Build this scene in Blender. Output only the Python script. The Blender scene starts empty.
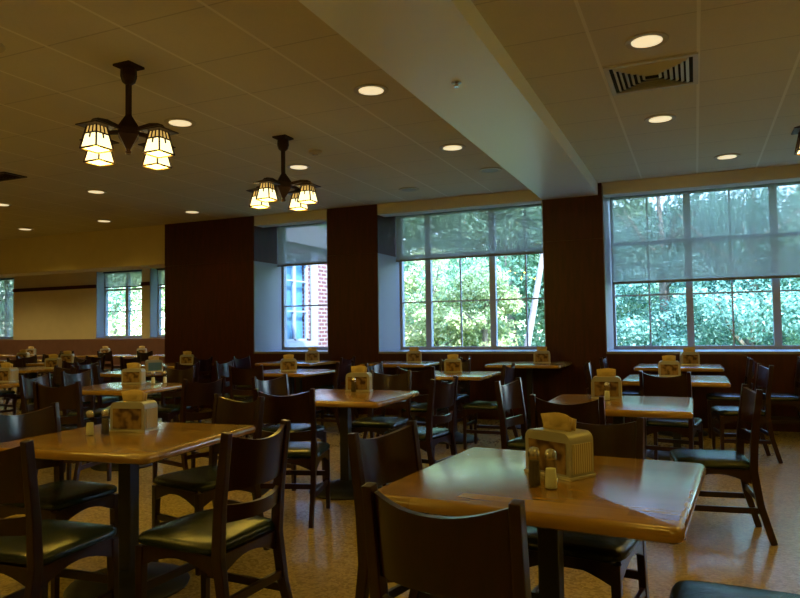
import bpy, bmesh, math, random
import numpy as np
from mathutils import Vector, Matrix
PI=math.pi
S=bpy.context.scene; C=S.collection
EYE=1.27
# ---------------- camera ----------------
cam=bpy.data.cameras.new('camera'); co=bpy.data.objects.new('camera',cam); C.objects.link(co)
cam.sensor_fit='HORIZONTAL'; cam.sensor_width=36.0; cam.lens=36.0*679.4/800; cam.clip_start=.05; cam.clip_end=400
ax=Vector((0.9170,0.0310,0.3980)).normalized(); 
ay=Vector((0.3990,-0.0350,-0.9160)); ay=(ay-ay.dot(ax)*ax).normalized(); az=ax.cross(ay)
M=Matrix((ax,ay,az)).to_4x4()          # rows = world axes in camera coordinates
co.matrix_world=Matrix.Translation((0,0,EYE))@M
S.camera=co
# ---------------- view ----------------
S.view_settings.view_transform='Standard'; S.view_settings.look='None'; S.view_settings.gamma=1
S.view_settings.use_curve_mapping=False; S.view_settings.exposure=0.25
# ---------------- daylight ----------------
w=bpy.data.worlds.new('sky'); S.world=w; w.use_nodes=True; nt=w.node_tree
sky=nt.nodes.new('ShaderNodeTexSky'); sky.sky_type='NISHITA'; sky.sun_disc=False
sky.sun_elevation=math.radians(48); sky.sun_rotation=math.radians(140); sky.air_density=1.3; sky.ozone_density=2.0
bgn=nt.nodes['Background']; nt.links.new(sky.outputs[0],bgn.inputs[0]); bgn.inputs[1].default_value=3.1
sl=bpy.data.lights.new('sun','SUN'); so=bpy.data.objects.new('sun',sl); C.objects.link(so)
sl.energy=17; sl.angle=.01; sl.color=(1,.97,.92)
so.rotation_euler=Vector((-.55,.62,-.85)).to_track_quat('-Z','Y').to_euler()
LAMP=(1.0,.66,.07)
SPOT_W=13.0; LANTERN_W=5.5; GLASS_E=1.7; LENS_E=.7

# ---------------- materials ----------------
def mat(name,col,rough=.5,metal=0,spec=.5,noise=0,nscale=20,bump=0,coat=0,stretch=None,emit=None,es=0,trans=0):
    m=bpy.data.materials.new(name); m.use_nodes=True; n=m.node_tree; b=n.nodes['Principled BSDF']
    b.inputs['Base Color'].default_value=(*col,1); b.inputs['Roughness'].default_value=rough
    b.inputs['Metallic'].default_value=metal; b.inputs['Specular IOR Level'].default_value=spec
    b.inputs['Coat Weight'].default_value=coat; b.inputs['Coat Roughness'].default_value=.15
    b.inputs['Transmission Weight'].default_value=trans
    if emit: b.inputs['Emission Color'].default_value=(*emit,1); b.inputs['Emission Strength'].default_value=es
    if noise or bump:
        tc=n.nodes.new('ShaderNodeTexCoord'); mp=n.nodes.new('ShaderNodeMapping'); nz=n.nodes.new('ShaderNodeTexNoise')
        if stretch: mp.inputs['Scale'].default_value=stretch
        nz.inputs['Scale'].default_value=nscale; nz.inputs['Detail'].default_value=5
        n.links.new(tc.outputs['Object'],mp.inputs[0]); n.links.new(mp.outputs[0],nz.inputs[0])
        if noise:
            r=n.nodes.new('ShaderNodeValToRGB')
            r.color_ramp.elements[0].position=.3; r.color_ramp.elements[1].position=.7
            r.color_ramp.elements[0].color=(*[c*(1-noise) for c in col],1); r.color_ramp.elements[1].color=(*[min(1,c*(1+noise)) for c in col],1)
            n.links.new(nz.outputs[0],r.inputs[0]); n.links.new(r.outputs[0],b.inputs['Base Color'])
        if bump:
            bp=n.nodes.new('ShaderNodeBump'); bp.inputs['Strength'].default_value=bump; bp.inputs['Distance'].default_value=.01
            n.links.new(nz.outputs[0],bp.inputs['Height']); n.links.new(bp.outputs[0],b.inputs['Normal'])
    return m
def nd(n,t,**k):
    x=n.nodes.new(t)
    for a,v in k.items(): setattr(x,a,v)
    return x
def math_(n,op,a,b=None):
    x=n.nodes.new('ShaderNodeMath'); x.operation=op
    for i,v in enumerate((a,b)):
        if v is None: continue
        if isinstance(v,(int,float)): x.inputs[i].default_value=v
        else: n.links.new(v,x.inputs[i])
    return x.outputs[0]
MT={}
MT['chairwood']=mat('mahogany_stained_wood',(.018,.003,.0026),.3,spec=.4,noise=.35,nscale=8,stretch=(6,6,1),coat=.25)
MT['pillarwood']=mat('mahogany_panel',(.048,.0058,.0028),.42,spec=.3,noise=.3,nscale=3,stretch=(8,8,1))
MT['vinyl']=mat('dark_green_vinyl',(.005,.013,.0105),.27,spec=.45,noise=.15,nscale=60,bump=.15)
MT['iron']=mat('black_enamelled_iron',(.012,.012,.014),.45)
MT['cream']=mat('cream_paint',(.62,.5,.28),.8,noise=.03,nscale=4)
MT['beam']=mat('beam_paint',(.8,.84,.8),.33,spec=.9)
MT['white']=mat('white_gypsum',(.6,.58,.5),.75)
MT['bar']=mat('grey_bar',(.16,.17,.17),.5)
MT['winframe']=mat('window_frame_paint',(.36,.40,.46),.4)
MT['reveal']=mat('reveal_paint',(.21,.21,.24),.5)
MT['bronze']=mat('dark_bronze',(.04,.018,.010),.45,metal=.7)
MT['chrome']=mat('steel_cap',(.6,.58,.54),.25,metal=1)
MT['disp']=mat('dispenser_plastic',(.34,.33,.33),.3,spec=.6)
MT['dispmetal']=mat('brushed_dispenser_side',(.55,.53,.5),.35,metal=.6)
MT['napkin']=mat('kraft_napkin',(.55,.40,.19),.9,noise=.08,nscale=40)
MT['salt']=mat('salt',(.85,.84,.8),.9); MT['pepper']=mat('pepper',(.09,.065,.05),.9,noise=.5,nscale=400)
MT['grille']=mat('grille_metal',(.55,.52,.45),.5); MT['dark']=mat('dark_cavity',(.01,.01,.01),.9)
MT['brown']=mat('banquette_vinyl',(.15,.065,.042),.5,noise=.1,nscale=6)
MT['plastic']=mat('offwhite_plastic',(.5,.44,.3),.5)
MT['roofing']=mat('roofing',(.2,.2,.2),.9)
MT['lawn']=mat('grass_ground',(.10,.17,.05),.9,noise=.5,nscale=2)
MT['bark']=mat('tree_bark',(.24,.2,.15),.9,noise=.4,nscale=8,stretch=(3,3,1),bump=.5)
MT['bark_pale']=mat('pale_bark',(.26,.25,.23),.85,noise=.25,nscale=6,stretch=(3,3,1))
def leafmat(name,c1,c2):
    m=bpy.data.materials.new(name); m.use_nodes=True; n=m.node_tree; b=n.nodes['Principled BSDF']
    g=nd(n,'ShaderNodeNewGeometry'); r=nd(n,'ShaderNodeValToRGB')
    r.color_ramp.elements[0].color=(*c1,1); r.color_ramp.elements[1].color=(*c2,1)
    n.links.new(g.outputs['Random Per Island'],r.inputs[0]); n.links.new(r.outputs[0],b.inputs['Base Color'])
    b.inputs['Roughness'].default_value=.45
    t=nd(n,'ShaderNodeBsdfTranslucent'); n.links.new(r.outputs[0],t.inputs[0])
    mx=nd(n,'ShaderNodeMixShader'); mx.inputs[0].default_value=.35
    n.links.new(b.outputs[0],mx.inputs[1]); n.links.new(t.outputs[0],mx.inputs[2])
    n.links.new(mx.outputs[0],n.nodes['Material Output'].inputs[0]); return m
MT['leaf_a']=leafmat('leaves_yellow_green',(.30,.42,.16),(.66,.70,.34))
MT['leaf_b']=leafmat('leaves_mid_green',(.17,.35,.2),(.38,.56,.34))
MT['leaf_c']=leafmat('leaves_blue_green',(.12,.3,.22),(.28,.5,.38))
MT['leaf_d']=leafmat('leaves_russet',(.4,.2,.12),(.5,.42,.25))
def glass():
    m=bpy.data.materials.new('window_glass'); m.use_nodes=True; n=m.node_tree; n.nodes.remove(n.nodes['Principled BSDF'])
    t=nd(n,'ShaderNodeBsdfTransparent'); t.inputs[0].default_value=(.82,.88,.98,1)
    g=nd(n,'ShaderNodeBsdfGlossy'); g.inputs['Roughness'].default_value=.02
    f=nd(n,'ShaderNodeFresnel'); f.inputs[0].default_value=1.35
    mx=nd(n,'ShaderNodeMixShader'); gm=nd(n,'ShaderNodeNewGeometry'); n.links.new(math_(n,'MULTIPLY',f.outputs[0],math_(n,'SUBTRACT',1.0,gm.outputs['Backfacing'])),mx.inputs[0]); n.links.new(t.outputs[0],mx.inputs[1]); n.links.new(g.outputs[0],mx.inputs[2])
    n.links.new(mx.outputs[0],n.nodes['Material Output'].inputs[0]); return m
MT['glass']=glass()
def shakerglass():
    m=bpy.data.materials.new('shaker_glass'); m.use_nodes=True; n=m.node_tree; n.nodes.remove(n.nodes['Principled BSDF'])
    t=nd(n,'ShaderNodeBsdfTransparent'); t.inputs[0].default_value=(.86,.88,.84,1)
    g=nd(n,'ShaderNodeBsdfGlossy'); g.inputs['Roughness'].default_value=.08
    f=nd(n,'ShaderNodeFresnel'); f.inputs[0].default_value=1.5
    mx=nd(n,'ShaderNodeMixShader'); gm=nd(n,'ShaderNodeNewGeometry'); n.links.new(math_(n,'MULTIPLY',f.outputs[0],math_(n,'SUBTRACT',1.0,gm.outputs['Backfacing'])),mx.inputs[0]); n.links.new(t.outputs[0],mx.inputs[1]); n.links.new(g.outputs[0],mx.inputs[2])
    n.links.new(mx.outputs[0],n.nodes['Material Output'].inputs[0]); return m
MT['sglass']=shakerglass()
def blindmat():
    m=bpy.data.materials.new('solar_mesh_fabric'); m.use_nodes=True; n=m.node_tree; b=n.nodes['Principled BSDF']
    b.inputs['Base Color'].default_value=(.36,.37,.33,1); b.inputs['Roughness'].default_value=.9
    t=nd(n,'ShaderNodeBsdfTransparent'); tl=nd(n,'ShaderNodeBsdfTranslucent'); tl.inputs[0].default_value=(.30,.31,.27,1)
    m1=nd(n,'ShaderNodeMixShader'); m1.inputs[0].default_value=.5; n.links.new(b.outputs[0],m1.inputs[1]); n.links.new(tl.outputs[0],m1.inputs[2])
    m2=nd(n,'ShaderNodeMixShader'); m2.inputs[0].default_value=.36; n.links.new(m1.outputs[0],m2.inputs[1]); n.links.new(t.outputs[0],m2.inputs[2])
    n.links.new(m2.outputs[0],n.nodes['Material Output'].inputs[0]); return m
MT['blind']=blindmat()
def tabletop():
    m=bpy.data.materials.new('butcher_block_maple'); m.use_nodes=True; n=m.node_tree; b=n.nodes['Principled BSDF']
    tc=nd(n,'ShaderNodeTexCoord'); sx=nd(n,'ShaderNodeSeparateXYZ'); n.links.new(tc.outputs['Object'],sx.inputs[0])
    row=math_(n,'FLOOR',math_(n,'MULTIPLY',sx.outputs[1],1/.055))
    off=math_(n,'MULTIPLY',math_(n,'FRACT',math_(n,'MULTIPLY',row,.377)),.5)
    col=math_(n,'FLOOR',math_(n,'MULTIPLY',math_(n,'ADD',sx.outputs[0],off),1/.5))
    cb=nd(n,'ShaderNodeCombineXYZ'); n.links.new(row,cb.inputs[0]); n.links.new(col,cb.inputs[1])
    wn=nd(n,'ShaderNodeTexWhiteNoise'); n.links.new(cb.outputs[0],wn.inputs[0])
    mp=nd(n,'ShaderNodeMapping'); mp.inputs['Scale'].default_value=(2,40,40); n.links.new(tc.outputs['Object'],mp.inputs[0])
    nz=nd(n,'ShaderNodeTexNoise'); nz.inputs['Scale'].default_value=3; n.links.new(mp.outputs[0],nz.inputs[0])
    s=math_(n,'ADD',math_(n,'MULTIPLY',wn.outputs[0],.6),math_(n,'MULTIPLY',nz.outputs[0],.45))
    r=nd(n,'ShaderNodeValToRGB'); r.color_ramp.elements[0].color=(.17,.077,.009,1); r.color_ramp.elements[1].color=(.39,.22,.036,1)
    n.links.new(s,r.inputs[0]); n.links.new(r.outputs[0],b.inputs['Base Color'])
    b.inputs['Roughness'].default_value=.22; b.inputs['Specular IOR Level'].default_value=.7; b.inputs['Coat Weight'].default_value=.35; b.inputs['Coat Roughness'].default_value=.16; return m
MT['top']=tabletop()
def ceilmat():
    m=bpy.data.materials.new('acoustic_ceiling_tiles'); m.use_nodes=True; n=m.node_tree; b=n.nodes['Principled BSDF']
    tc=nd(n,'ShaderNodeTexCoord'); sx=nd(n,'ShaderNodeSeparateXYZ'); n.links.new(tc.outputs['Object'],sx.inputs[0])
    P=.655
    def line(o,off,w):
        f=math_(n,'FRACT',math_(n,'DIVIDE',math_(n,'ADD',o,-off+P*100+w/2),P))
        return math_(n,'LESS_THAN',f,w/P)
    lx=line(sx.outputs[0],-.58,.022); ly=line(sx.outputs[1],5.07,.012)
    nz=nd(n,'ShaderNodeTexNoise'); nz.inputs['Scale'].default_value=60; nz.inputs['Detail'].default_value=6; n.links.new(tc.outputs['Object'],nz.inputs[0])
    r=nd(n,'ShaderNodeValToRGB'); r.color_ramp.elements[0].color=(.62,.56,.40,1); r.color_ramp.elements[1].color=(.7,.63,.46,1); n.links.new(nz.outputs[0],r.inputs[0])
    a=nd(n,'ShaderNodeMix',data_type='RGBA'); n.links.new(ly,a.inputs[0]); n.links.new(r.outputs[0],a.inputs[6]); a.inputs[7].default_value=(.5,.44,.31,1)
    c=nd(n,'ShaderNodeMix',data_type='RGBA'); n.links.new(lx,c.inputs[0]); n.links.new(a.outputs[2],c.inputs[6]); c.inputs[7].default_value=(.8,.75,.6,1)
    n.links.new(c.outputs[2],b.inputs['Base Color']); b.inputs['Roughness'].default_value=.9; b.inputs['Specular IOR Level'].default_value=.2
    return m
MT['ceil']=ceilmat()
def floormat():
    m=bpy.data.materials.new('speckled_terrazzo'); m.use_nodes=True; n=m.node_tree; b=n.nodes['Principled BSDF']
    tc=nd(n,'ShaderNodeTexCoord')
    v=nd(n,'ShaderNodeTexVoronoi'); v.inputs['Scale'].default_value=70; n.links.new(tc.outputs['Object'],v.inputs[0])
    nz=nd(n,'ShaderNodeTexNoise'); nz.inputs['Scale'].default_value=2.5; nz.inputs['Detail'].default_value=4; n.links.new(tc.outputs['Object'],nz.inputs[0])
    sc=nd(n,'ShaderNodeSeparateColor'); n.links.new(v.outputs['Color'],sc.inputs[0])
    s=math_(n,'ADD',math_(n,'MULTIPLY',sc.outputs[0],.5),math_(n,'MULTIPLY',nz.outputs[0],.5))
    r=nd(n,'ShaderNodeValToRGB'); r.color_ramp.elements[0].position=.15; r.color_ramp.elements[0].color=(.22,.155,.045,1); r.color_ramp.elements[1].position=.8; r.color_ramp.elements[1].color=(.46,.345,.12,1)
    n.links.new(s,r.inputs[0]); n.links.new(r.outputs[0],b.inputs['Base Color']); b.inputs['Roughness'].default_value=.22
    b.inputs['Specular IOR Level'].default_value=.42; return m
MT['floor']=floormat()
def brickmat():
    m=bpy.data.materials.new('red_brick'); m.use_nodes=True; n=m.node_tree; b=n.nodes['Principled BSDF']
    tc=nd(n,'ShaderNodeTexCoord'); sx=nd(n,'ShaderNodeSeparateXYZ'); n.links.new(tc.outputs['Object'],sx.inputs[0])
    cb=nd(n,'ShaderNodeCombineXYZ'); n.links.new(math_(n,'ADD',sx.outputs[0],sx.outputs[1]),cb.inputs[0]); n.links.new(sx.outputs[2],cb.inputs[1])
    br=nd(n,'ShaderNodeTexBrick'); n.links.new(cb.outputs[0],br.inputs[0]); br.inputs['Scale'].default_value=1
    br.inputs['Brick Width'].default_value=.24; br.inputs['Row Height'].default_value=.085; br.inputs['Mortar Size'].default_value=.014
    br.inputs['Color1'].default_value=(.10,.035,.032,1); br.inputs['Color2'].default_value=(.14,.05,.045,1); br.inputs['Mortar'].default_value=(.24,.22,.22,1)
    n.links.new(br.outputs[0],b.inputs['Base Color']); b.inputs['Roughness'].default_value=.9; return m
MT['brick']=brickmat()
def placardmat():
    m=bpy.data.materials.new('printed_advert_card'); m.use_nodes=True; n=m.node_tree; b=n.nodes['Principled BSDF']
    tc=nd(n,'ShaderNodeTexCoord'); nz=nd(n,'ShaderNodeTexNoise'); nz.inputs['Scale'].default_value=22; nz.inputs['Detail'].default_value=1
    n.links.new(tc.outputs['Object'],nz.inputs[0]); r=nd(n,'ShaderNodeValToRGB'); r.color_ramp.interpolation='LINEAR'
    r.color_ramp.elements[0].position=.4; r.color_ramp.elements[0].color=(.07,.035,.02,1); r.color_ramp.elements[1].position=.62; r.color_ramp.elements[1].color=(.3,.19,.09,1)
    n.links.new(nz.outputs[0],r.inputs[0]); n.links.new(r.outputs[0],b.inputs['Base Color']); b.inputs['Roughness'].default_value=.2; return m
MT['card']=placardmat()
MT['bluecard']=mat('blue_card',(.08,.2,.42),.3)
def napedge():
    m=bpy.data.materials.new('stacked_napkin_edges'); m.use_nodes=True; n=m.node_tree; b=n.nodes['Principled BSDF']
    tc=nd(n,'ShaderNodeTexCoord'); wv=nd(n,'ShaderNodeTexWave'); wv.bands_direction='Y'; wv.inputs['Scale'].default_value=28; wv.inputs['Distortion'].default_value=1.2
    n.links.new(tc.outputs['Object'],wv.inputs[0]); r=nd(n,'ShaderNodeValToRGB')
    r.color_ramp.elements[0].color=(.3,.24,.15,1); r.color_ramp.elements[1].color=(.62,.54,.4,1); n.links.new(wv.outputs[0],r.inputs[0])
    n.links.new(r.outputs[0],b.inputs['Base Color']); b.inputs['Roughness'].default_value=.9; return m
MT['napedge']=napedge()
MT['lantern']=mat('lit_art_glass',(.8,.7,.4),.4,emit=(1,.84,.42),es=GLASS_E)
MT['lantern_amber']=mat('lit_amber_glass',(.7,.5,.2),.4,emit=(1,.62,.16),es=GLASS_E*.28)
MT['lens']=mat('lit_downlight_lens',(.9,.8,.6),.4,emit=(1,.8,.45),es=LENS_E)
MT['lens_off']=mat('unlit_downlight_lens',(.25,.23,.2),.4)

# ---------------- geometry helpers ----------------
def box(bm,x0,x1,y0,y1,z0,z1):
    v=[bm.verts.new(p) for p in ((x0,y0,z0),(x1,y0,z0),(x1,y1,z0),(x0,y1,z0),(x0,y0,z1),(x1,y0,z1),(x1,y1,z1),(x0,y1,z1))]
    for f in ((0,3,2,1),(4,5,6,7),(0,1,5,4),(1,2,6,5),(2,3,7,6),(3,0,4,7)): bm.faces.new([v[i] for i in f])
def sweep(bm,pts,sec,up=Vector((0,0,1)),scale=None,cap=True):
    """closed section (list of (u,v)) swept along pts; u = side, v = up-ish"""
    pts=[Vector(p) for p in pts]; rings=[]
    for i,p in enumerate(pts):
        t=(pts[min(i+1,len(pts)-1)]-pts[max(i-1,0)]).normalized()
        s=t.cross(up)
        if s.length<1e-4: s=t.cross(Vector((0,1,0)))
        s.normalize(); u=s.cross(t); k=scale[i] if scale else 1
        rings.append([bm.verts.new(p+s*a*k+u*b*k) for a,b in sec])
    n=len(sec)
    for i in range(len(rings)-1):
        for j in range(n): bm.faces.new((rings[i][j],rings[i][(j+1)%n],rings[i+1][(j+1)%n],rings[i+1][j]))
    if cap: bm.faces.new(rings[0][::-1]); bm.faces.new(rings[-1])
def rect(a,b): return [(-a/2,-b/2),(a/2,-b/2),(a/2,b/2),(-a/2,b/2)]
def circ(r,n=10): return [(r*math.cos(2*PI*i/n),r*math.sin(2*PI*i/n)) for i in range(n)]
def lathe(bm,prof,n=20,cx=0,cy=0,rot=0):
    rings=[]
    for r,z in prof: rings.append([bm.verts.new((cx+r*math.cos(rot+2*PI*i/n),cy+r*math.sin(rot+2*PI*i/n),z)) for i in range(n)])
    for a,b in zip(rings,rings[1:]):
        for j in range(n): bm.faces.new((a[j],a[(j+1)%n],b[(j+1)%n],b[j]))
    bm.faces.new(rings[0][::-1]); bm.faces.new(rings[-1])
def obj(name,bm,m,parent=None,smooth=False,bevel=0,loc=None):
    bmesh.ops.recalc_face_normals(bm,faces=bm.faces)
    if bevel: bmesh.ops.bevel(bm,geom=list(bm.edges),offset=bevel,segments=2,affect='EDGES',profile=.7,clamp_overlap=True)
    me=bpy.data.meshes.new(name); bm.to_mesh(me); bm.free()
    if smooth:
        me.polygons.foreach_set('use_smooth',[True]*len(me.polygons))
        me.set_sharp_from_angle(angle=math.radians(40))
    me.materials.append(MT[m]); o=bpy.data.objects.new(name,me); C.objects.link(o)
    if parent: o.parent=parent
    if loc: o.location=loc
    return o
def B(): return bmesh.new()
def boxobj(name,m,dims,parent=None,bevel=0):
    bm=B(); box(bm,*dims); return obj(name,bm,m,parent,bevel=bevel)
def struct(o): o['kind']='structure'; return o
def tag(o,label,cat,group=None):
    o['label']=label; o['category']=cat
    if group: o['group']=group
    return o
def empty(name,loc=(0,0,0),rz=0):
    o=bpy.data.objects.new(name,None); C.objects.link(o); o.location=loc; o.rotation_euler=(0,0,rz); o.empty_display_size=.1; return o
def clone(root):
    r=root.copy(); C.objects.link(r)
    for k in ('label','category','group'):
        if k in r: del r[k]
    for ch in list(root.children):
        c=ch.copy(); C.objects.link(c); c.parent=r
        for g in list(ch.children):
            d=g.copy(); C.objects.link(d); d.parent=c
    return r

# ---------------- structure ----------------
H=3.16; W=9.2; SILL=.94; HEAD=3.12; BZ=3.0
XL,XR,YB=-24.0,4.4,-4.0; WD=.95
AW=13.2; AE=13.6        # alcove wall inside / outside
bm=B(); box(bm,XL-.3,XR+.3,YB-.3,W+WD,-.2,0); box(bm,XL-.3,-7.66,W+WD,AE,-.2,0); struct(obj('floor',bm,'floor'))
bm=B(); box(bm,XL-.3,XR+.3,YB-.3,W+WD,H,H+.05); struct(obj('ceiling',bm,'ceil'))
bm=B(); box(bm,XL-.3,-7.66,W+WD,AE,2.95,3.0); struct(obj('ceiling_alcove',bm,'white'))
bm=B(); box(bm,XL-.4,XR+.5,YB-.4,W+1.3,H+.06,H+.35); box(bm,XL-.4,-7.4,W+1.3,AE+.3,H-.1,H+.35); struct(obj('roof',bm,'roofing'))
struct(boxobj('wall_left','cream',(XL-.3,XL,YB,AE,0,H)))
struct(boxobj('wall_right','cream',(XR,XR+.3,YB,W+WD,0,H)))
struct(boxobj('wall_rear','cream',(XL,XR,YB-.3,YB,0,H)))
# window wall: below sills, above heads
bm=B()
for a,b in ((-6.6,-5.215),(-4.36,-1.86),(-1.08,3.3)): box(bm,a,b,W+.005,W+WD,0,SILL-.03)
struct(obj('wall_wainscot',bm,'pillarwood'))
bm=B(); box(bm,-6.6,-5.215,W+.03,W+WD,HEAD,H); box(bm,-4.36,-1.86,W+.03,W+WD,HEAD,H); box(bm,-1.08,3.3,W+.03,W+WD,HEAD,H)
struct(obj('wall_window_header',bm,'white'))
bm=B()
for a,b in ((-6.6,-5.215),(-4.36,-1.86),(-1.08,3.3)): box(bm,a,b,W+.03,W+.26,3.0,HEAD)
struct(obj('wall_window_bulkhead',bm,'white'))
bm=B()
for a,b in ((-6.6,-5.215),(-4.36,-1.86),(-1.08,3.3)): box(bm,a,b,W+.0,W+WD-.05,SILL-.03,SILL)
struct(obj('trim_sill',bm,'reveal'))
def column(name,x0,x1,seams=()):
    bm=B(); g=.008
    zs=[0,2.42,H if x0!=-1.86 else BZ]; xs=[x0,*seams,x1]
    box(bm,x0+.004,x1-.004,W+.012,W+WD,0,H)
    for za,zb in zip(zs,zs[1:]):
        for xa,xb in zip(xs,xs[1:]):
            box(bm,xa+(g/2 if xa!=x0 else 0),xb-(g/2 if xb!=x1 else 0),W,W+.03,za+g/2,zb-(g/2 if zb<2.9 else 0))
    return struct(obj(name,bm,'pillarwood'))
column('wall_column_left',-8.46,-6.6); column('wall_column_middle',-5.215,-4.36); column('wall_column_right',-1.86,-1.08); column('wall_column_far_right',3.3,XR)
# reveals: colour imitates the blind's shadow above in dark wood, daylight below paler
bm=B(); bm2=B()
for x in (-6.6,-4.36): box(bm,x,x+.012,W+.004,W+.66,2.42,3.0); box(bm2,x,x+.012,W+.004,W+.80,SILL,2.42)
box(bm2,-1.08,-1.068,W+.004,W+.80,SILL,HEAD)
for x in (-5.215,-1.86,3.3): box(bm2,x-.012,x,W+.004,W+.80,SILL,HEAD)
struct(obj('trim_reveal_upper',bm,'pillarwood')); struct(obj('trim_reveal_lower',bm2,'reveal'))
# beam
struct(boxobj('ceiling_beam','beam',(-1.86,-1.13,YB,W+.0,BZ,H)))
# bulkhead across the alcove opening
struct(boxobj('wall_bulkhead','cream',(XL,-8.46,W,W+.45,2.47,H)))
# alcove wall with window openings
openings=[(-19.0,-17.6),(-14.45,-12.88),(-12.62,-11.2)]; AS=1.16; AH=2.9
bm=B(); xs=XL
for a,b in openings:
    box(bm,xs,a,AW,AE,0,H-.1); box(bm,a,b,AW,AE,0,AS); box(bm,a,b,AW,AE,AH,H-.1); xs=b
box(bm,xs,-7.66,AW,AE,0,H-.1); struct(obj('wall_alcove',bm,'cream'))
bm=B(); xs=XL
for a,b in openings+[(-7.9,0)]: box(bm,xs,a,AW-.04,AW+.002,2.47,2.56); xs=b
struct(obj('trim_picture_rail',bm,'pillarwood'))
bm=B()
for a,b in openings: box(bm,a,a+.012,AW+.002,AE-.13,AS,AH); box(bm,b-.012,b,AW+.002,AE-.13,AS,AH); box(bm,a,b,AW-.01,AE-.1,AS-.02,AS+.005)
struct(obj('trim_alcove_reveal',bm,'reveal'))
# projecting wing side wall (brick outside), window in it
bm=B(); y0,y1,z0,z1=10.9,12.66,1.05,2.9
box(bm,-7.9,-7.6,W+WD,y0,-1,H+.1); box(bm,-7.9,-7.6,y1,AE+1.2,-1,H+.1); box(bm,-7.9,-7.6,y0,y1,-1,z0); box(bm,-7.9,-7.6,y0,y1,z1,H+.1)
struct(obj('wall_brick_wing',bm,'brick'))
bm=B(); box(bm,-7.62,-7.56,y0-.1,y1,z0-.12,z0); box(bm,-7.62,-7.56,y1,y1+.24,z0-.12,z1+.1); box(bm,-7.62,-7.56,y0-.1,y0,z0,z1+.1)
box(bm,-7.72,-7.66,y0,y1,z0,z0+.05); box(bm,-7.72,-7.66,y0,y1,z1-.06,z1); box(bm,-7.72,-7.66,y1-.07,y1,z0,z1); box(bm,-7.72,-7.66,y0,y0+.07,z0,z1)
box(bm,-7.72,-7.66,12.1,12.17,z0,z1); box(bm,-7.71,-7.67,y0,y1,1.66,1.69); box(bm,-7.71,-7.67,y0,y1,2.3,2.33)
MT['wingtrim']=mat('weathered_white_trim',(.24,.27,.30),.6)
o=struct(obj('window_4',bm,'wingtrim')); p=boxobj('pane','glass',(-7.695,-7.69,y0,y1,z0,z1),o)
MT['shade']=mat('teal_sky_reflection',(.16,.33,.35),.6)  # teal panel added, standing in for sky reflected in the wing glass
tag(boxobj('window_shade','shade',(-7.80,-7.79,y0+.03,y1-.03,z0+.02,z1-.02)),'pale teal panel imitating sky reflected in the white-framed window of the brick wing','blind')

def window(n,x0,x1,z0,z1,y,mulls,thins,zs,first_w=.07):
    root=struct(empty('window_%d'%n)); f=.045
    bm=B(); box(bm,x0,x0+f,y-.05,y+.04,z0,z1); box(bm,x1-f,x1,y-.05,y+.04,z0,z1); box(bm,x0+f,x1-f,y-.05,y+.04,z1-f,z1); box(bm,x0+f,x1-f,y-.05,y+.04,z0,z0+.05)
    obj('window_frame',bm,'winframe',root)
    for m in mulls: boxobj('mullion','winframe',(m-.045,m+.045,y-.045,y+.04,z0+.05,z1-f),root)
    bm=B()
    for t in thins: box(bm,t-.011,t+.011,y-.015,y+.012,z0+.05,z1-f)
    if thins: obj('glazing_bar',bm,'winframe',root)
    for z,h in zs: boxobj('transom','winframe',(x0+f,x1-f,y-.018 if h<.03 else y-.03,y+.015,z-h/2,z+h/2),root)
    boxobj('pane','glass',(x0+f,x1-f,y-.003,y+.003,z0+.05,z1-f),root)
    return root
GY=W+.88
zs=[(1.697,.022),(2.43,.05)]
window(1,-6.6,-5.215,SILL,HEAD,GY,[-5.0],[],zs) if False else window(1,-6.6,-5.215,SILL,HEAD,GY,[],[],zs)
window(2,-4.36,-1.86,SILL,HEAD,GY,[-3.87,-2.82],[-3.34,-2.31],zs)
window(3,-1.08,3.3,SILL,HEAD,GY,[-.065,.975,2.01],[-.58,.46,1.5,2.54],zs)
k=5
for a,b in openings:
    window(k,a,b,AS,AH,AE-.08,[(a+b)/2],[],[(1.85,.025),(2.42,.05)]); k+=1
# roller blinds
def blind(x0,x1,zb,y,zt,label):
    r=tag(empty('roller_blind',((x0+x1)/2,y,zb)),label,'blind','mesh roller blinds'); cx,cy=(x0+x1)/2,y
    def L(d): return (d[0]-cx,d[1]-cx,d[2]-cy,d[3]-cy,d[4]-zb,d[5]-zb)
    boxobj('blind_fabric','blind',L((x0,x1,y-.002,y+.002,zb,zt-.03)),r)
    boxobj('bottom_bar','bar',L((x0,x1,y-.012,y+.012,zb-.035,zb)),r,bevel=.004)
    boxobj('roller_case','iron',L((x0-.01,x1+.01,y-.04,y+.05,zt-.035,zt)),r,bevel=.006)
    return r
BY=W+.68
blind(-6.585,-5.235,2.41,BY,HEAD-.002,'grey mesh roller blind half lowered over the narrow window looking on to brick')
blind(-4.345,-1.88,2.377,BY,HEAD-.002,'grey mesh roller blind half lowered over the wide middle window')
blind(-1.045,3.27,1.886,BY,HEAD-.002,'grey mesh roller blind lowered furthest, over the large right-hand window')
for (a,b),t in zip(openings,('leftmost window of the far alcove, at the picture edge','second window from the left in the far alcove','far alcove window beside the wide mahogany pillar')):
    blind(a+.1,b-.03,2.5 if a>-16 else AS+.06,AW+.18,AH-.002,'pale roller blind in the '+t)

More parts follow.
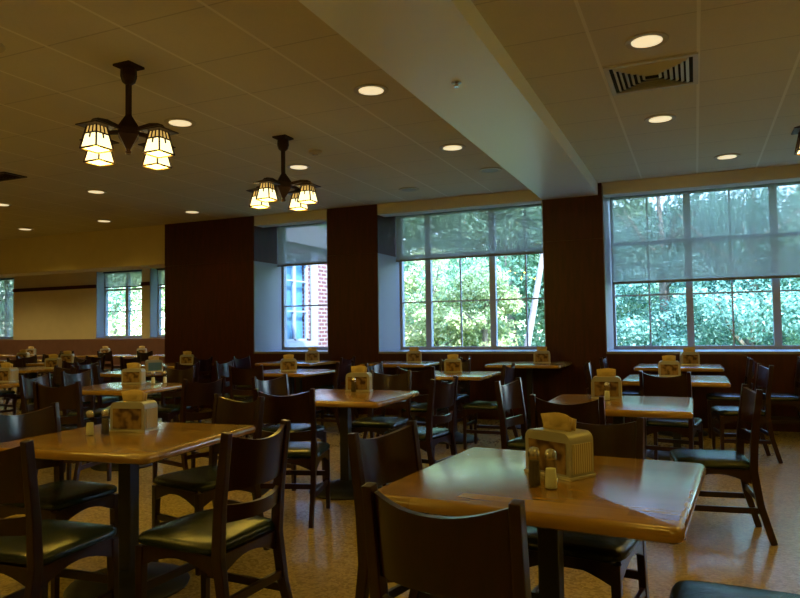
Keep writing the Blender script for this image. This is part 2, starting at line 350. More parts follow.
# ---------------- outdoors ----------------
struct(boxobj('ground_lawn','lawn',(-60,60,-30,90,-1.0,-.9)))
rnd=random.Random(4); rng=np.random.default_rng(5)
def tree(x,y,h,cr,z0,z1,mk,bark,n,leafsize,label,lean=(0,0),tr=.12,skirt=False):
    r=tag(empty('tree',(x,y,-.9)),label,'tree')
    tops=[(0,0,0),(lean[0]*.3,lean[1]*.3,h*.3),(lean[0]*.7,lean[1]*.7,h*.65),(lean[0],lean[1],h*.95)]
    bm=B(); sweep(bm,tops,circ(tr,9),up=Vector((0,1,0)),scale=[1.1,.85,.6,.2])
    for i in range(0 if 'slender' in label else 7):
        a=rnd.uniform(0,2*PI); zz=h*rnd.uniform(.3,.75); l=cr*rnd.uniform(.5,.9); k=zz/h
        b0=(lean[0]*k,lean[1]*k,zz); sweep(bm,[b0,(b0[0]+l*.5*math.cos(a),b0[1]+l*.5*math.sin(a),zz+l*.3),(b0[0]+l*math.cos(a),b0[1]+l*math.sin(a),zz+l*.8)],circ(tr*.35,6),up=Vector((.1,.2,.9)),scale=[1,.7,.3])
    obj('trunk',bm,bark,r,smooth=True)
    n=int(n*2.1); leafsize*=.66; ncl=60; cl=[]
    while len(cl)<ncl:
        p=rng.uniform(-1,1,3)
        if (p**2).sum()>1: continue
        zc=(z0+z1)/2; cl.append((p[0]*cr,p[1]*cr,zc+p[2]*(z1-z0)/2,rng.uniform(.35,.75)*cr*.55))
    cl=np.array(cl); idx=rng.integers(0,ncl,n); d=rng.normal(size=(n,3)); d/=np.linalg.norm(d,axis=1)[:,None]
    ctr=cl[idx,:3]+d*(cl[idx,3]*rng.uniform(.5,1.05,n))[:,None]*np.array([1,1,.75])
    ctr[:,2]=np.maximum(ctr[:,2],.05)
    nr=d*.6+rng.normal(size=(n,3))*.6+np.array([0,0,.35]); nr/=np.linalg.norm(nr,axis=1)[:,None]
    u=np.cross(nr,rng.normal(size=(n,3))); u/=np.linalg.norm(u,axis=1)[:,None]; v=np.cross(nr,u)
    s=(leafsize*rng.uniform(.6,1.3,n))[:,None]
    V=np.stack([ctr-u*s,ctr-v*s*.5-nr*s*.1,ctr+u*s,ctr+v*s*.5-nr*s*.1],1).reshape(-1,3)
    me=bpy.data.meshes.new('foliage'); me.vertices.add(4*n); me.vertices.foreach_set('co',V.astype(np.float32).ravel())
    me.loops.add(4*n); me.loops.foreach_set('vertex_index',np.arange(4*n,dtype=np.int32))
    me.polygons.add(n); me.polygons.foreach_set('loop_start',np.arange(0,4*n,4,dtype=np.int32)); me.update(); me.validate()
    me.materials.append(MT[mk]); o=bpy.data.objects.new('foliage',me); C.objects.link(o); o.parent=r
    return r
TR=[ # x,y,h,crown radius,z0,z1,leaf,bark,n,size
 (-5.4,14.6,4.2,1.1,.2,4.0,'leaf_a','bark',6500,.075,'pale yellow-green young tree seen at the left of the middle window'),
 (-4.2,14.0,3.6,.75,1.0,3.6,'leaf_a','bark',4500,.07,'bright yellow-green small tree nearest the middle window'),
 (-6.6,15.8,3.0,.9,.0,2.2,'leaf_d','bark',3500,.07,'russet-tinged low tree seen at the lower left of the middle window'),
 (-4.6,18.5,9,2.6,.6,9,'leaf_b','bark',13000,.12,'tall mid-green tree behind the yellow-green ones outside the middle window'),
 (-2.6,17.2,8.5,2.0,.8,8.4,'leaf_b','bark_pale',10000,.11,'mid-green tree with a pale straight trunk outside the middle window'),
 (-3.2,12.6,6.5,.9,3.9,6.6,'leaf_b','bark_pale',3600,.09,'slender pale-trunked tree leaning right outside the middle window'),
 (-9.5,19.5,9,2.8,.2,9,'leaf_b','bark',11000,.13,'broad green tree seen beyond the brick wing'),
 (-.5,15.6,5.4,1.6,.1,5.1,'leaf_c','bark',16000,.068,'dense blue-green tree outside the left bay of the large right-hand window'),
 (.9,14.6,5.0,1.6,.1,4.7,'leaf_c','bark',15000,.065,'bushy blue-green tree outside the second bay of the large window'),
 (2.6,15.0,5.3,1.7,.1,4.9,'leaf_b','bark',14000,.068,'brighter green tree outside the rightmost visible bay of the large window'),
 (-.6,21.5,6.0,2.6,1,5.9,'leaf_c','bark',12000,.15,'tall dark tree standing behind the blue-green ones outside the large window'),
 (4.8,20,6.6,2.8,.5,6.2,'leaf_b','bark',10000,.14,'tall tree at the far right outside the large window'),
 (-13,22,10,3.2,.2,10,'leaf_b','bark',10000,.15,'tall green tree beyond the far alcove windows, nearest the pillar'),
 (-17.5,20,9,2.8,.2,9,'leaf_a','bark',9000,.13,'light green tree outside the far alcove window'),
 (-22,21,9,3,.2,9,'leaf_b','bark',8000,.15,'green tree outside the leftmost alcove window'),
 (-30,21.5,9,3.6,.2,8.6,'leaf_b','bark',8000,.18,'large green tree furthest left in the distance outside the alcove'),
 (-6.8,25,10,3.6,.2,9.5,'leaf_b','bark',11000,.18,'very tall green tree in the distance behind the middle window'),
 (2.4,26,6.8,3.0,.2,6.3,'leaf_c','bark',9000,.18,'very tall blue-green tree in the distance behind the large window'),
]
for t in TR:
    lean=(1.1,0) if 'leaning' in t[10] else (rnd.uniform(-.3,.3),0)
    tree(*t,lean=lean,tr=.09 if 'small' in t[10] or 'young' in t[10] else (.075 if 'slender' in t[10] else .16))

# ---------------- ceiling fittings ----------------
def downlight_proto():
    r=empty('ceiling_downlight'); bm=B()
    lathe(bm,[(.118,0),(.138,0),(.14,-.004),(.135,-.010),(.12,-.009)],28); 
    obj('trim_ring',bm,'plastic',r,smooth=True)
    bm=B(); lathe(bm,[(.001,-.003),(.12,-.003),(.119,-.007),(.06,-.013),(.001,-.015)],28); obj('lens',bm,'lens',r,smooth=True)
    return r
dl=downlight_proto(); used=False
vis=[(-.24,4.72,'bright ceiling downlight right of the beam, just before the square air vent'),
(-.24,6.58,'ceiling downlight right of the beam, between the air vent and the large window'),
(.38,8.42,'ceiling downlight nearest the head of the large right-hand window'),
(-2.29,4.76,'large bright ceiling downlight just left of the beam, nearest the viewer'),
(-2.27,6.66,'ceiling downlight just left of the beam, second one towards the windows'),
(-4.2,4.76,'ceiling downlight beside the shades of the nearer chandelier'),
(-4.14,6.66,'ceiling downlight partly behind the further chandelier'),
(-7.26,6.62,'ceiling downlight below and left of the nearer chandelier in view'),
(-9.16,6.66,'ceiling downlight at the left edge of the view'),
(-10.95,8.42,'leftmost ceiling downlight in the row nearest the yellow bulkhead'),
(-9.05,8.42,'ceiling downlight in front of the yellow bulkhead, second from left'),
(-7.19,8.42,'ceiling downlight in front of the wide mahogany pillar')]
hid=[(-2.29,2.9),(-4.2,2.9),(-.24,2.9),(-7.26,4.76),(-9.16,4.76),(-2.29,1.0),(-5.9,2.9),(-.24,1.0),(2.3,2.9),(2.3,4.72),(2.3,6.58),(-4.2,1.0),(-7.26,2.9),(-12.9,6.66),(-12.9,4.76),(-16,6.66)]
for x,y,l in vis+[(a,b,None) for a,b in hid]:
    o=dl if not used else clone(dl); used=True; o.location=(x,y,H)
    tag(o,l or 'ceiling downlight beyond the edge of the view','downlight','ceiling downlights' if l else 'ceiling downlights outside the view')
    s=bpy.data.lights.new('downlight_lamp','SPOT'); s.energy=SPOT_W; s.color=LAMP; s.spot_size=math.radians(125); s.spot_blend=.8; s.shadow_soft_size=.08
    so_=bpy.data.objects.new('downlight_lamp',s); C.objects.link(so_); so_.location=(x,y,H-.03)
for x,y in [(-19,11.3),(-16.6,11.3),(-14.2,11.3),(-11.8,11.3),(-9.4,11.3)]:  # unseen downlights added to brighten the dim alcove wall
    o=clone(dl); o.location=(x,y,2.95); tag(o,'unseen ceiling downlight added to brighten the far alcove, behind the yellow bulkhead','downlight','added alcove downlights behind the bulkhead')
    s=bpy.data.lights.new('downlight_lamp','SPOT'); s.energy=SPOT_W*8; s.color=(1,.78,.32); s.spot_size=math.radians(150); s.spot_blend=.8; s.shadow_soft_size=.08
    so_=bpy.data.objects.new('downlight_lamp',s); C.objects.link(so_); so_.location=(x,y,2.92)
for x,y,l in [(-2.2,7.83,'faint unlit round downlight near the middle window, beside the beam'),(-3.5,8.42,'dark unlit round downlight in front of the middle window header')]:
    o=clone(dl); o.location=(x,y,H); tag(o,l,'downlight','ceiling downlights')
    for c in o.children:
        if c.name.startswith('lens'): c.data=c.data.copy(); c.data.materials[0]=MT['lens_off']
# air vent (square louvred diffuser)
def vent(x0,x1,y0,y1,label,dark=False):
    cx,cy=(x0+x1)/2,(y0+y1)/2; hw,hd=(x1-x0)/2,(y1-y0)/2
    r=tag(empty('air_vent',(cx,cy,H)),label,'air vent')
    bm=B(); t=.035
    for a in ((-hw,hw,-hd,-hd+t),(-hw,hw,hd-t,hd),(-hw,-hw+t,-hd+t,hd-t),(hw-t,hw,-hd+t,hd-t)): box(bm,*a,-.014,-.001)
    obj('vent_frame',bm,'grille' if not dark else 'bronze',r,bevel=.002)
    boxobj('vent_cavity','dark',(-hw+t,hw-t,-hd+t,hd-t,-.003,-.001),r)
    for i in range(1,7):
        f=1-i/7.5; a,b=(hw-t)*f+.012,(hd-t)*f+.012; bm=B()
        for s in (-1,1):
            v=[bm.verts.new(p) for p in ((-a,s*b,-.003),(a,s*b,-.003),(a-.02,s*(b-.02),-.02),(-a+.02,s*(b-.02),-.02))]; bm.faces.new(v)
            v=[bm.verts.new(p) for p in ((s*a,-b,-.003),(s*a,b,-.003),(s*(a-.02),b-.02,-.02),(s*(a-.02),-b+.02,-.02))]; bm.faces.new(v)
        o=obj('louvre',bm,'grille' if not dark else 'bronze',r)
        md=o.modifiers.new('thick','SOLIDIFY'); md.thickness=.003
vent(-.565,.075,5.08,5.72,'square louvred air vent in the ceiling right of the beam')
vent(-7.9,-7.28,5.32,5.62,'dark narrow air vent at the left edge of the ceiling',True)
r=tag(empty('smoke_detector',(-3.62,6.15,H)),'small round smoke detector above the further chandelier','smoke detector')
bm=B(); lathe(bm,[(.07,0),(.07,-.02),(.055,-.03),(.03,-.033),(.03,-.05),(.001,-.052)],22); obj('detector_body',bm,'plastic',r,smooth=True)
r=tag(empty('sprinkler_head',(-1.49,4.48,BZ)),'small round sprinkler cover on the underside of the beam','sprinkler')
bm=B(); lathe(bm,[(.035,0),(.035,-.008),(.012,-.012),(.01,-.03),(.018,-.032),(.018,-.036),(.001,-.036)],16); obj('sprinkler_body',bm,'chrome',r,smooth=True)

# chandeliers
def chandelier():
    r=empty('chandelier')
    bm=B(); q=PI/4
    lathe(bm,[(.105,0),(.105,-.015),(.06,-.03)],4,rot=q); lathe(bm,[(.055,-.03),(.058,-.08),(.045,-.12),(.02,-.14)],12); obj('ceiling_canopy',bm,'bronze',r)
    bm=B(); sweep(bm,[(0,0,-.13),(0,0,-.38)],rect(.03,.03)); obj('stem',bm,'bronze',r)
    bm=B(); lathe(bm,[(.02,-.35),(.095,-.45),(.095,-.50),(.02,-.60),(.02,-.615),(.03,-.62),(.02,-.635)],4,rot=0); obj('hub',bm,'bronze',r)
    for a in range(4):
        c,s=math.cos(a*PI/2),math.sin(a*PI/2); R_=.275
        bm=B(); sweep(bm,[(.05*c,.05*s,-.47),(.2*c,.2*s,-.455),(R_*c,R_*s,-.465)],rect(.022,.028)); arm=obj('arm',bm,'bronze',r)
        L=empty('lantern'); L.parent=r; L.location=(R_*c,R_*s,-.485); L.scale=(.88,.88,.9)
        bm=B(); 
        # cap with wide eaves
        lathe(bm,[(.150,-.030),(.150,-.022),(.045,.012),(.03,.03)],4,rot=q)
        obj('lantern_cap',bm,'bronze',L)
        bm=B(); tw,bw,zt,zb=.05,.082,-.03,-.20
        def P(u,v,k,off=0):  # face k, u in -1..1, v 0 top..1 bottom
            hw=(tw+(bw-tw)*v)+off; x,y=u*hw,hw; ca,sa=math.cos(k*PI/2),math.sin(k*PI/2)
            return Vector((x*ca-y*sa,x*sa+y*ca,zt+(zb-zt)*v))
        for k_ in range(4):
            sweep(bm,[P(-1,0,k_),P(-1,1,k_)],rect(.013,.013))
            sweep(bm,[P(-1,.985,k_),P(1,.985,k_)],rect(.012,.012))
            sweep(bm,[P(-1,.33,k_),P(1,.33,k_)],rect(.010,.010))
            for u in (-.33,.33): sweep(bm,[P(u,0,k_,.001),P(u,.33,k_,.001)],rect(.008,.008))
            sweep(bm,[P(0,.33,k_,.001),P(0,.55,k_,.001)],rect(.010,.008))
        obj('lantern_frame',bm,'bronze',L)
        bm=B()
        for k_ in range(4): bm.faces.new([bm.verts.new(P(u,v,k_,-.003)) for u,v in ((-1,.33),(1,.33),(1,.97),(-1,.97))])
        g=obj('lantern_glass',bm,'lantern',L); md=g.modifiers.new('t','SOLIDIFY'); md.thickness=.003
        bm=B()
        for k_ in range(4): bm.faces.new([bm.verts.new(P(u,v,k_,-.003)) for u,v in ((-1,0),(1,0),(1,.33),(-1,.33))])
        g=obj('amber_glass',bm,'lantern_amber',L); md=g.modifiers.new('t','SOLIDIFY'); md.thickness=.003
        bm=B(); lathe(bm,[(.001,-.17),(.02,-.165),(.03,-.14),(.025,-.11),(.012,-.08),(.012,-.04)],12); obj('bulb',bm,'lantern',L,smooth=True)
    return r
cp=chandelier(); used=False
for x,y,l in [(-3.62,3.58,'nearer four-lantern bronze chandelier, upper left'),(-3.64,5.57,'further four-lantern bronze chandelier, in front of the mahogany pillars'),
              (1.05,5.56,'four-lantern bronze chandelier cut off by the right edge of the view'),
              (-3.64,1.56,None),(-8.6,3.56,None),(-8.6,1.0,None),(1.05,3.4,None),(-13.4,4.0,None),(.96,-.3,None),(-3.64,-1.0,None)]:
    o=cp if not used else clone(cp); used=True; o.location=(x,y,H)
    tag(o,l or 'four-lantern bronze chandelier beyond the edge of the view','chandelier','lantern chandeliers' if l else 'lantern chandeliers outside the view')
    for a in range(4):
        p=bpy.data.lights.new('lantern_lamp','POINT'); p.energy=LANTERN_W; p.color=LAMP; p.shadow_soft_size=.03
        po=bpy.data.objects.new('lantern_lamp',p); C.objects.link(po); po.location=(x+0.275*math.cos(a*PI/2),y+.275*math.sin(a*PI/2),H-.485-.195)

# ---------------- tables ----------------
TS=.94; TZ=.755
def table_proto():
    r=empty('dining_table')
    bm=B(); h=TS/2; rc=.035
    pts=[]
    for cx,cy,a0 in ((h-rc,h-rc,0),(-h+rc,h-rc,PI/2),(-h+rc,-h+rc,PI),(h-rc,-h+rc,1.5*PI)):
        for i in range(5): a=a0+i*PI/8; pts.append((cx,cy,a))
    prof=[(-.035,0),(-.012,.0),(-.003,.006),(0,.018),(-.003,.032),(-.012,.040),(-.02,.042)]
    rings=[]
    for off,dz in [(-.04,0)]+prof[1:]:
        rings.append([bm.verts.new((cx+(rc+off)*math.cos(a),cy+(rc+off)*math.sin(a),TZ-.042+dz)) for cx,cy,a in pts])
    for a,b in zip(rings,rings[1:]):
        for j in range(len(pts)): bm.faces.new((a[j],a[(j+1)%len(pts)],b[(j+1)%len(pts)],b[j]))
    bm.faces.new(rings[0][::-1]); bm.faces.new(rings[-1]); obj('tabletop',bm,'top',r,smooth=True)
    bm=B(); box(bm,-.036,.036,-.036,.036,.06,TZ-.05); obj('pedestal_column',bm,'iron',r,bevel=.008)
    bm=B(); lathe(bm,[(.29,0),(.295,.012),(.28,.028),(.2,.05),(.1,.065),(.07,.09)],32); obj('pedestal_base',bm,'iron',r,smooth=True)
    bm=B(); box(bm,-.2,.2,-.03,.03,TZ-.054,TZ-.042); box(bm,-.03,.03,-.2,.2,TZ-.054,TZ-.042); obj('mounting_plate',bm,'iron',r)
    return r
tp=table_proto(); used=False; TABS={}
def table(key,x,y,rz,label,z=0):
    global used
    o=tp if not used else clone(tp); used=True; o.location=(x,y,0); o.rotation_euler=(0,0,math.radians(rz))
    tag(o,label,'table','square dining tables'); TABS[key]=(x,y,rz)
    if z:
        for c in o.children:
            if c.name.startswith(('tabletop','mounting')): c.location.z=z
            if c.name.startswith('pedestal_column'): c.scale.z=(TZ-.05+z)/(TZ-.05)
T=[('t1',-.48,2.37,-4,'front right butcher-block table, nearest the viewer, with a napkin dispenser and two shakers'),
('t2',-2.65,2.63,6,'front left butcher-block table with a dispenser, in the lower left of the view'),
('t3',-2.57,4.80,3,'butcher-block table in the centre of the room, below the mahogany middle pillar'),
('t4',-2.58,7.4,2,'square table behind the central one, in front of the middle window'),
('t7',-.5,4.85,0,'butcher-block table behind the front right table, in front of the right column'),
('t8',-.2,7.15,0,'square table in front of the large window, two rows back on the right'),
('t12',-5.1,5.0,10,'glossy butcher-block table left of centre, reflecting the window'),
('t10',-4.78,7.45,0,'square table with glaring white top below the narrow window'),
('t13',-6.85,6.95,0,'square table in front of the wide mahogany pillar, with blue-sided dispenser'),
('t14',-7.1,4.95,0,'square table cut by the left edge of the view, halfway back'),
('t15',-9.3,7.3,0,'square table at the far left with a wide dispenser'),
('t16',-7.75,8.6,0,'square table against the foot of the wide mahogany pillar'),
('t17',-10.6,8.9,4,'square table under the yellow bulkhead, left of the pillar'),
('t18',-12.6,9.6,0,'far square table under the bulkhead, second from the pillar'),
('t19',-13.6,7.6,0,'far left square table near the alcove, cut by other chairs')]
for k_,x,y,rz,l in T: table(k_,x,y,rz,l)
for k_,x,y,l,z in [('t5',-3.72,8.68,'square table pushed under the left half of the middle window',.055),('t6',-1.98,8.72,'square table against the column right of the middle window',.055),
  ('t9',-.2,8.68,'square table pushed against the wall under the large right-hand window',.04),('t11',-5.42,8.68,'square table pushed under the narrow window, behind the glaring white one',.055)]: table(k_,x,y,0,l,z)

# ---------------- chairs ----------------
def chair_proto():
    r=empty('dining_chair')
    for s in (-1,1):
        bm=B(); sweep(bm,[(s*.185,-.30,0),(s*.185,-.235,.22),(s*.185,-.205,.42),(s*.187,-.215,.6),(s*.19,-.252,.89)],rect(.032,.042),up=Vector((0,1,0)),scale=[.85,.95,1.05,1,.85])
        o=obj('rear_post',bm,'chairwood',r,bevel=.005)
        bm=B(); sweep(bm,[(s*.19,.19,0),(s*.185,.185,.42)],rect(.036,.036),up=Vector((0,1,0)),scale=[.75,1]); obj('leg',bm,'chairwood',r,bevel=.004)
    def curved(z0,z1,yc,bulge,dip,name,lift=0,lean=-.127):
        bm=B(); n=12; rows=[]
        for i in range(n+1):
            u=-1+2*i/n; x=u*.172; q=1-u*u
            zt=z1-dip*q; zb=z0+lift*q
            def Y(z): return yc+(z-z0)*lean-bulge*q
            rows.append([bm.verts.new(p) for p in ((x,Y(zb)-.010,zb),(x,Y(zb)+.010,zb),(x,Y(zt)+.010,zt),(x,Y(zt)-.010,zt))])
        for a,b in zip(rows,rows[1:]):
            for j in range(4): bm.faces.new((a[j],a[(j+1)%4],b[(j+1)%4],b[j]))
        bm.faces.new(rows[0][::-1]); bm.faces.new(rows[-1]); return obj(name,bm,'chairwood',r,smooth=True,bevel=0)
    curved(.665,.874,-.222,.045,.030,'crest_rail')
    curved(.545,.615,-.210,.045,.012,'back_slat',lift=.0)
    # aprons with arched lower edge
    def apron(p0,p1,name):
        bm=B(); p0,p1=Vector(p0),Vector(p1); n=8; d=(p1-p0); sd=d.normalized().cross(Vector((0,0,1)))*.010; rows=[]
        for i in range(n+1):
            t=i/n; p=p0+d*t; zb=.345+.05*math.sin(PI*t); rows.append([bm.verts.new(v) for v in (p+sd+Vector((0,0,zb)),p-sd+Vector((0,0,zb)),p-sd+Vector((0,0,.425)),p+sd+Vector((0,0,.425)))])
        for a,b in zip(rows,rows[1:]):
            for j in range(4): bm.faces.new((a[j],a[(j+1)%4],b[(j+1)%4],b[j]))
        bm.faces.new(rows[0][::-1]); bm.faces.new(rows[-1]); obj(name,bm,'chairwood',r)
    apron((-.17,.19,0),(.17,.19,0),'apron'); apron((-.17,-.2,0),(.17,-.2,0),'apron'); apron((-.188,-.19,0),(-.188,.17,0),'apron'); apron((.188,-.19,0),(.188,.17,0),'apron')
    for s in (-1,1):
        bm=B(); sweep(bm,[(s*.186,-.24,.19),(s*.187,.18,.19)],rect(.018,.034)); obj('stretcher',bm,'chairwood',r,bevel=.003)
    bm=B(); sweep(bm,[(-.18,.187,.25),(.18,.187,.25)],rect(.018,.034)); obj('stretcher',bm,'chairwood',r,bevel=.003)
    bm=B(); sweep(bm,[(-.18,-.232,.25),(.18,-.232,.25)],rect(.018,.034)); obj('stretcher',bm,'chairwood',r,bevel=.003)
    # upholstered seat, domed
    bm=B(); n=12; rows=[]
    def edge(t):  # rounded square boundary
        a=2*PI*t; c,s=math.cos(a),math.sin(a); e=.28
        return (.215*math.copysign(abs(c)**e,c),.213*math.copysign(abs(s)**e,s)+.003)
    N=48; rings=[]
    for k_,z in ((.94,.427),(1.0,.436),(1.0,.452),(.96,.464),(.86,.472),(.6,.479),(.3,.482)):
        rings.append([bm.verts.new((edge(i/N)[0]*k_,edge(i/N)[1]*k_,z)) for i in range(N)])
    for a,b in zip(rings,rings[1:]):
        for j in range(N): bm.faces.new((a[j],a[(j+1)%N],b[(j+1)%N],b[j]))
    bm.faces.new(rings[0][::-1]); bm.faces.new(rings[-1]); obj('seat',bm,'vinyl',r,smooth=True)
    return r
chp=chair_proto(); usedc=False
def chair(x,y,face,label):
    """x,y = middle of the top of the back; face = heading in degrees (0=+X, 90=+Y)"""
    global usedc
    o=chp if not usedc else clone(chp); usedc=True
    a=math.radians(face); d=(math.cos(a),math.sin(a)); o.location=(x+.25*d[0],y+.25*d[1],0); o.rotation_euler=(0,0,a-PI/2)
    tag(o,label,'chair','dark wood dining chairs')
CH=[(-.56,1.50,84,'dark wooden chair nearest the viewer, its back turned, at the front right table'),
(-1.13,2.43,-12,'dark wooden chair at the left side of the front right table'),
(-.41,3.02,-98,'dark wooden chair behind the napkin dispenser, at the far side of the front right table'),
(.365,2.15,178,'green-seated chair at the bottom right corner of the view, only its seat showing'),
(-1.625,2.29,178,'dark wooden chair right of the front left table, curved back seen from behind'),
(-2.40,1.70,95,'dark wooden chair in the bottom left corner, back cut by the left edge'),
(-3.28,2.53,2,'dark wooden chair at the left side of the front left table, crest catching blue light'),
(-2.52,3.36,-102,'dark wooden chair on the far side of the front left table'),
(-2.50,3.82,107,'dark wooden chair at the near side of the central table, crest catching white light'),
(-3.37,4.93,-10,'dark wooden chair at the left side of the central table, back catching pale light'),
(-1.80,4.99,172,'dark wooden chair at the right side of the central table, back seen edge-on'),
(-1.28,4.93,-9,'dark wooden chair with blue-lit seat between the central table and the right-hand one'),
(-2.6,5.75,-90,'dark wooden chair on the far side of the central table'),
(-2.62,6.40,92,'dark wooden chair nearest side of the table before the middle window, crest lit white'),
(-1.82,7.05,180,'dark wooden chair at the right side of the table before the middle window'),
(-2.75,8.02,-95,'dark wooden chair on the far side of the table before the middle window'),
(-3.45,7.15,0,'dark wooden chair at the left side of the table before the middle window'),
(-.67,3.84,88,'dark wooden chair at the near side of the right-hand second-row table'),
(.30,4.66,188,'dark wooden chair right of the second-row table, tall posts near the right edge'),
(-.25,6.05,80,'dark wooden chair at the near side of the table before the large window'),
(.59,7.28,190,'dark wooden chair at the right side of the table before the large window'),
(-1.08,7.55,5,'dark wooden chair at the left side of the table before the large window'),
(.55,8.62,180,'dark wooden chair right of the table pushed under the large window'),
(-1.06,8.72,0,'dark wooden chair at the foot of the right column, under the large window edge'),
(1.07,8.75,180,'dark wooden chair under the large window, cut by the right edge of view'),
(-4.70,6.40,102,'dark wooden chair at the near side of the glaring white table'),
(-5.74,7.34,5,'dark wooden chair with blue-white back at the left side of the glaring white table'),
(-3.93,7.35,180,'dark wooden chair at the right side of the glaring white table'),
(-6.46,8.68,0,'dark wooden chair with violet-lit crest, left of the table under the narrow window'),
(-4.57,8.62,180,'dark wooden chair between the two tables under the middle pillar'),
(-2.83,8.68,180,'dark wooden chair between the two tables under the middle window'),
(-3.78,4.58,165,'dark wooden chair at the right side of the glossy table left of centre'),
(-5.85,4.62,15,'dark wooden chair at the near left of the glossy table left of centre'),
(-6.02,5.25,5,'dark wooden chair with blue-lit back behind the near left one of the glossy table'),
(-4.75,3.95,105,'dark wooden chair at the near side of the glossy table left of centre'),
(-5.35,6.05,-85,'dark wooden chair on the far side of the glossy table left of centre'),
(-6.05,7.0,175,'dark wooden chair at the right side of the table with the blue-sided dispenser'),
(-6.75,6.0,95,'dark wooden chair at the near side of the table with the blue-sided dispenser'),
(-7.7,6.9,0,'dark wooden chair at the left side of the table with the blue-sided dispenser'),
(-7.0,8.45,180,'dark wooden chair right of the table at the foot of the wide pillar'),
(-7.05,3.95,90,'dark wooden chair at the near side of the left-edge table'),
(-6.98,5.95,-90,'dark wooden chair on the far side of the left-edge table'),
(-8.35,7.25,180,'dark wooden chair at the right side of the far left table with a wide dispenser'),
(-9.2,6.35,90,'dark wooden chair at the near side of the far left table with a wide dispenser'),
(-9.3,8.25,-90,'dark wooden chair on the far side of the far left table with a wide dispenser'),
(-8.65,8.6,0,'dark wooden chair left of the table at the foot of the wide pillar'),
(-9.75,8.9,180,'dark wooden chair at the right side of the table under the yellow bulkhead'),
(-10.6,8.0,90,'dark wooden chair at the near side of the table under the yellow bulkhead'),
(-11.5,8.9,0,'dark wooden chair at the left side of the table under the yellow bulkhead'),
(-11.8,9.7,180,'dark wooden chair right of the far second table under the bulkhead'),
(-12.6,8.7,90,'dark wooden chair at the near side of the far second table under the bulkhead'),
(-12.7,7.5,180,'dark wooden chair right of the furthest left square table'),
(-13.6,6.7,90,'dark wooden chair at the near side of the furthest left square table')]
for c in CH: chair(*c)

# ---------------- booth seating in the alcove ----------------
r=tag(empty('banquette',(-16.0,AW,0)),'long reddish-brown banquette running under the far alcove windows','bench')
bm=B(); box(bm,-7.9,8.0,-.14,-.01,.42,1.13); obj('bench_back',bm,'brown',r,bevel=.02)
bm=B(); box(bm,-7.9,8.0,-.56,-.14,.34,.47); obj('bench_seat',bm,'brown',r,bevel=.02)
bm=B(); box(bm,-7.9,8.0,-.5,-.02,0,.34); obj('bench_base',bm,'pillarwood',r)
BT=[]
for i,(x,l) in enumerate([(-17.2,'leftmost alcove table before the banquette'),(-15.6,'second alcove table from the left before the banquette'),(-13.05,'alcove table before the banquette under the left alcove window'),(-11.9,'alcove table before the banquette between the two alcove windows'),(-10.75,'alcove table before the banquette nearest the wide pillar')]):
    table('b%d'%i,x,12.1,0,l); BT.append(x)
    chair(x-.05,11.15,90,'dark wooden chair facing the '+l)

# ---------------- napkin dispensers ----------------
def dispenser_proto():
    r=empty('napkin_dispenser'); hw,hd,h,rr=.10,.062,.155,.03
    # shell: rounded-shoulder arch profile in XZ, extruded in Y, thin frame
    def prof(hw,h,rr,z0=0):
        p=[(-hw,z0),(hw,z0)]
        for i in range(6): a=i*PI/10; p.append((hw-rr+rr*math.cos(a),h-rr+rr*math.sin(a)))
        for i in range(6): a=PI/2+i*PI/10; p.append((-hw+rr+rr*math.cos(a),h-rr+rr*math.sin(a)))
        return p
    def ext(p,y0,y1,bm):
        a=[bm.verts.new((x,y0,z)) for x,z in p]; b=[bm.verts.new((x,y1,z)) for x,z in p]; n=len(p)
        bm.faces.new(a); bm.faces.new(b[::-1])
        for i in range(n): bm.faces.new((a[i],b[i],b[(i+1)%n],a[(i+1)%n]))
    bm=B(); ext(prof(hw,h,rr),-hd,hd,bm); obj('dispenser_body',bm,'disp',r,smooth=True)
    bm=B(); ext([(-.082,.018),(.082,.018),(.082,.122),(-.082,.122)],-hd-.003,-hd+.001,bm); obj('advert_card',bm,'card',r)
    bm=B(); ext([(-.082,.018),(.082,.018),(.082,.122),(-.082,.122)],hd-.001,hd+.003,bm); obj('advert_card',bm,'card',r)
    bm=B(); box(bm,-hw-.006,hw+.006,-hd-.006,hd+.006,0,.010); obj('base_plate',bm,'dispmetal',r,bevel=.003)
    bm=B(); box(bm,hw-.002,hw+.004,-hd+.012,hd-.012,.02,.118); obj('napkin_stack',bm,'napedge',r); bm=B(); box(bm,-hw-.004,-hw+.002,-hd+.012,hd-.012,.02,.118); obj('napkin_stack',bm,'napedge',r)
    # napkin tuft pulled out of the top
    bm=B(); n=8
    for (yo,hh,sk) in ((-.014,.055,.1),(0,.062,-.12),(.014,.048,.05)):
        row=[]
        for i in range(n+1):
            u=-1+2*i/n; x=u*.062; row.append([bm.verts.new(v) for v in ((x,yo+.004*math.sin(u*4),h-.01),(x*1.06,yo+sk*.12+.006*math.sin(u*5+sk*9),h+hh*(1-.16*abs(u+sk)))) ])
        for a,b in zip(row,row[1:]): bm.faces.new((a[0],b[0],b[1],a[1]))
    o=obj('napkin',bm,'napkin',r,smooth=True); md=o.modifiers.new('t','SOLIDIFY'); md.thickness=.004
    return r
dp=dispenser_proto(); usedd=False
def dispenser(x,y,rz,label,z=TZ,blue=False):
    global usedd
    o=dp if not usedd else clone(dp); usedd=True; o.location=(x,y,z); o.rotation_euler=(0,0,math.radians(rz)); tag(o,label,'napkin dispenser','napkin dispensers')
    if blue:
        for c in o.children:
            if c.name.startswith('advert'): c.data=c.data.copy(); c.data.materials[0]=MT['bluecard']
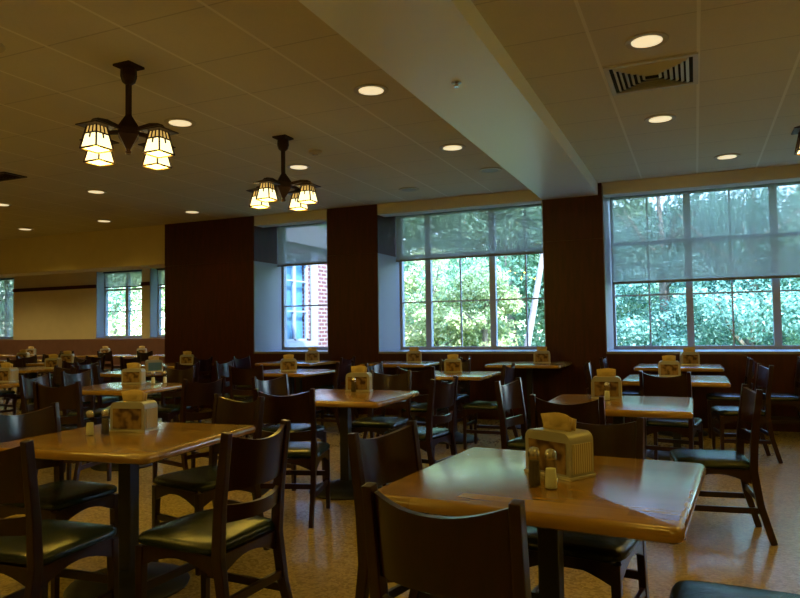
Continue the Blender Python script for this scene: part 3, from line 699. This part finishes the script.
DS=[(-.455,2.43,-30,'napkin dispenser with a tuft of brown napkins on the front right table'),
(-2.745,2.76,12,'napkin dispenser with brown card on the front left table'),
(-2.62,5.14,14,'napkin dispenser on the central table, clear frame and yellow napkins'),
(-2.64,7.62,20,'napkin dispenser on the table before the middle window'),
(-.60,5.08,5,'napkin dispenser on the second-row right-hand table'),
(-.26,7.42,3,'napkin dispenser with orange front on the table before the large window'),
(-5.28,5.30,25,'napkin dispenser on the glossy table left of centre'),
(-4.84,7.5,35,'napkin dispenser on the glaring white table'),
(-6.62,7.0,55,'napkin dispenser with a blue card facing right, before the wide pillar',True),
(-6.98,5.16,10,'napkin dispenser cut by the left edge of the view'),
(-9.0,7.42,25,'wide napkin dispenser on the far left table'),
(-7.55,8.72,30,'napkin dispenser on the table at the foot of the wide pillar'),
(-10.5,8.95,30,'napkin dispenser on the table under the yellow bulkhead'),
(-12.5,9.6,30,'napkin dispenser on the far second table under the bulkhead'),
(-13.5,7.7,30,'napkin dispenser on the furthest left square table')]
for d in DS:
    dispenser(*d[:4],blue=len(d)>4)
for x,y,rz,l,z in [(-3.62,8.8,20,'napkin dispenser on the table under the left half of the middle window',.055),(-1.83,8.78,10,'napkin dispenser on the table against the right column',.055),
   (-.08,8.85,10,'napkin dispenser on the table pushed under the large window',.04),(-5.25,8.78,30,'napkin dispenser on the table under the narrow window',.055)]: dispenser(x,y,rz,l,TZ+z)
for x,l in zip(BT,('leftmost alcove table','second alcove table from the left','alcove table under the left alcove window','alcove table between the alcove windows','alcove table nearest the wide pillar')):
    dispenser(x,12.2,30,'small distant napkin dispenser on the '+l)

# ---------------- shakers ----------------
def shaker_proto(fill,top):
    r=empty('shaker')
    bm=B(); lathe(bm,[(.017,0),(.0185,.003),(.0175,.03),(.0145,.085),(.0135,.094)],16); obj('shaker_glass',bm,'sglass',r,smooth=True)
    bm=B(); lathe(bm,[(.014,.004),(.0155,.006),(.0147,.03),(.0128,top)],14); obj('shaker_filling',bm,fill,r,smooth=True)
    bm=B(); lathe(bm,[(.0150,.090),(.0155,.094),(.0155,.108),(.012,.117),(.004,.121)],16); obj('shaker_cap',bm,'chrome',r,smooth=True)
    return r
sp=shaker_proto('pepper',.078); ss=shaker_proto('salt',.062); su={'p':False,'s':False}
def shaker(k_,x,y,label):
    pr=sp if k_=='p' else ss; o=pr if not su[k_] else clone(pr); su[k_]=True
    o.name='pepper_shaker' if k_=='p' else 'salt_shaker'
    o.scale=(1.25,1.25,1.05); o.location=(x,y,TZ); tag(o,label,'shaker','salt and pepper shakers')
shaker('p',-.495,2.215,'dark pepper shaker in front of the dispenser on the front right table')
shaker('s',-.438,2.195,'white salt shaker in front of the dispenser on the front right table')
shaker('s',-2.83,2.55,'white salt shaker left of the dispenser on the front left table')
shaker('p',-2.785,2.605,'dark pepper shaker between the salt and the dispenser on the front left table')
shaker('s',-5.05,5.33,'shaker right of the dispenser on the glossy table left of centre')
shaker('s',-4.98,5.42,'outer of the two shakers right of the dispenser on the glossy table')
shaker('p',-2.60,5.0,'shaker in front of the dispenser on the central table')
shaker('s',-.58,4.93,'pale shaker in front of the dispenser on the second-row right-hand table')
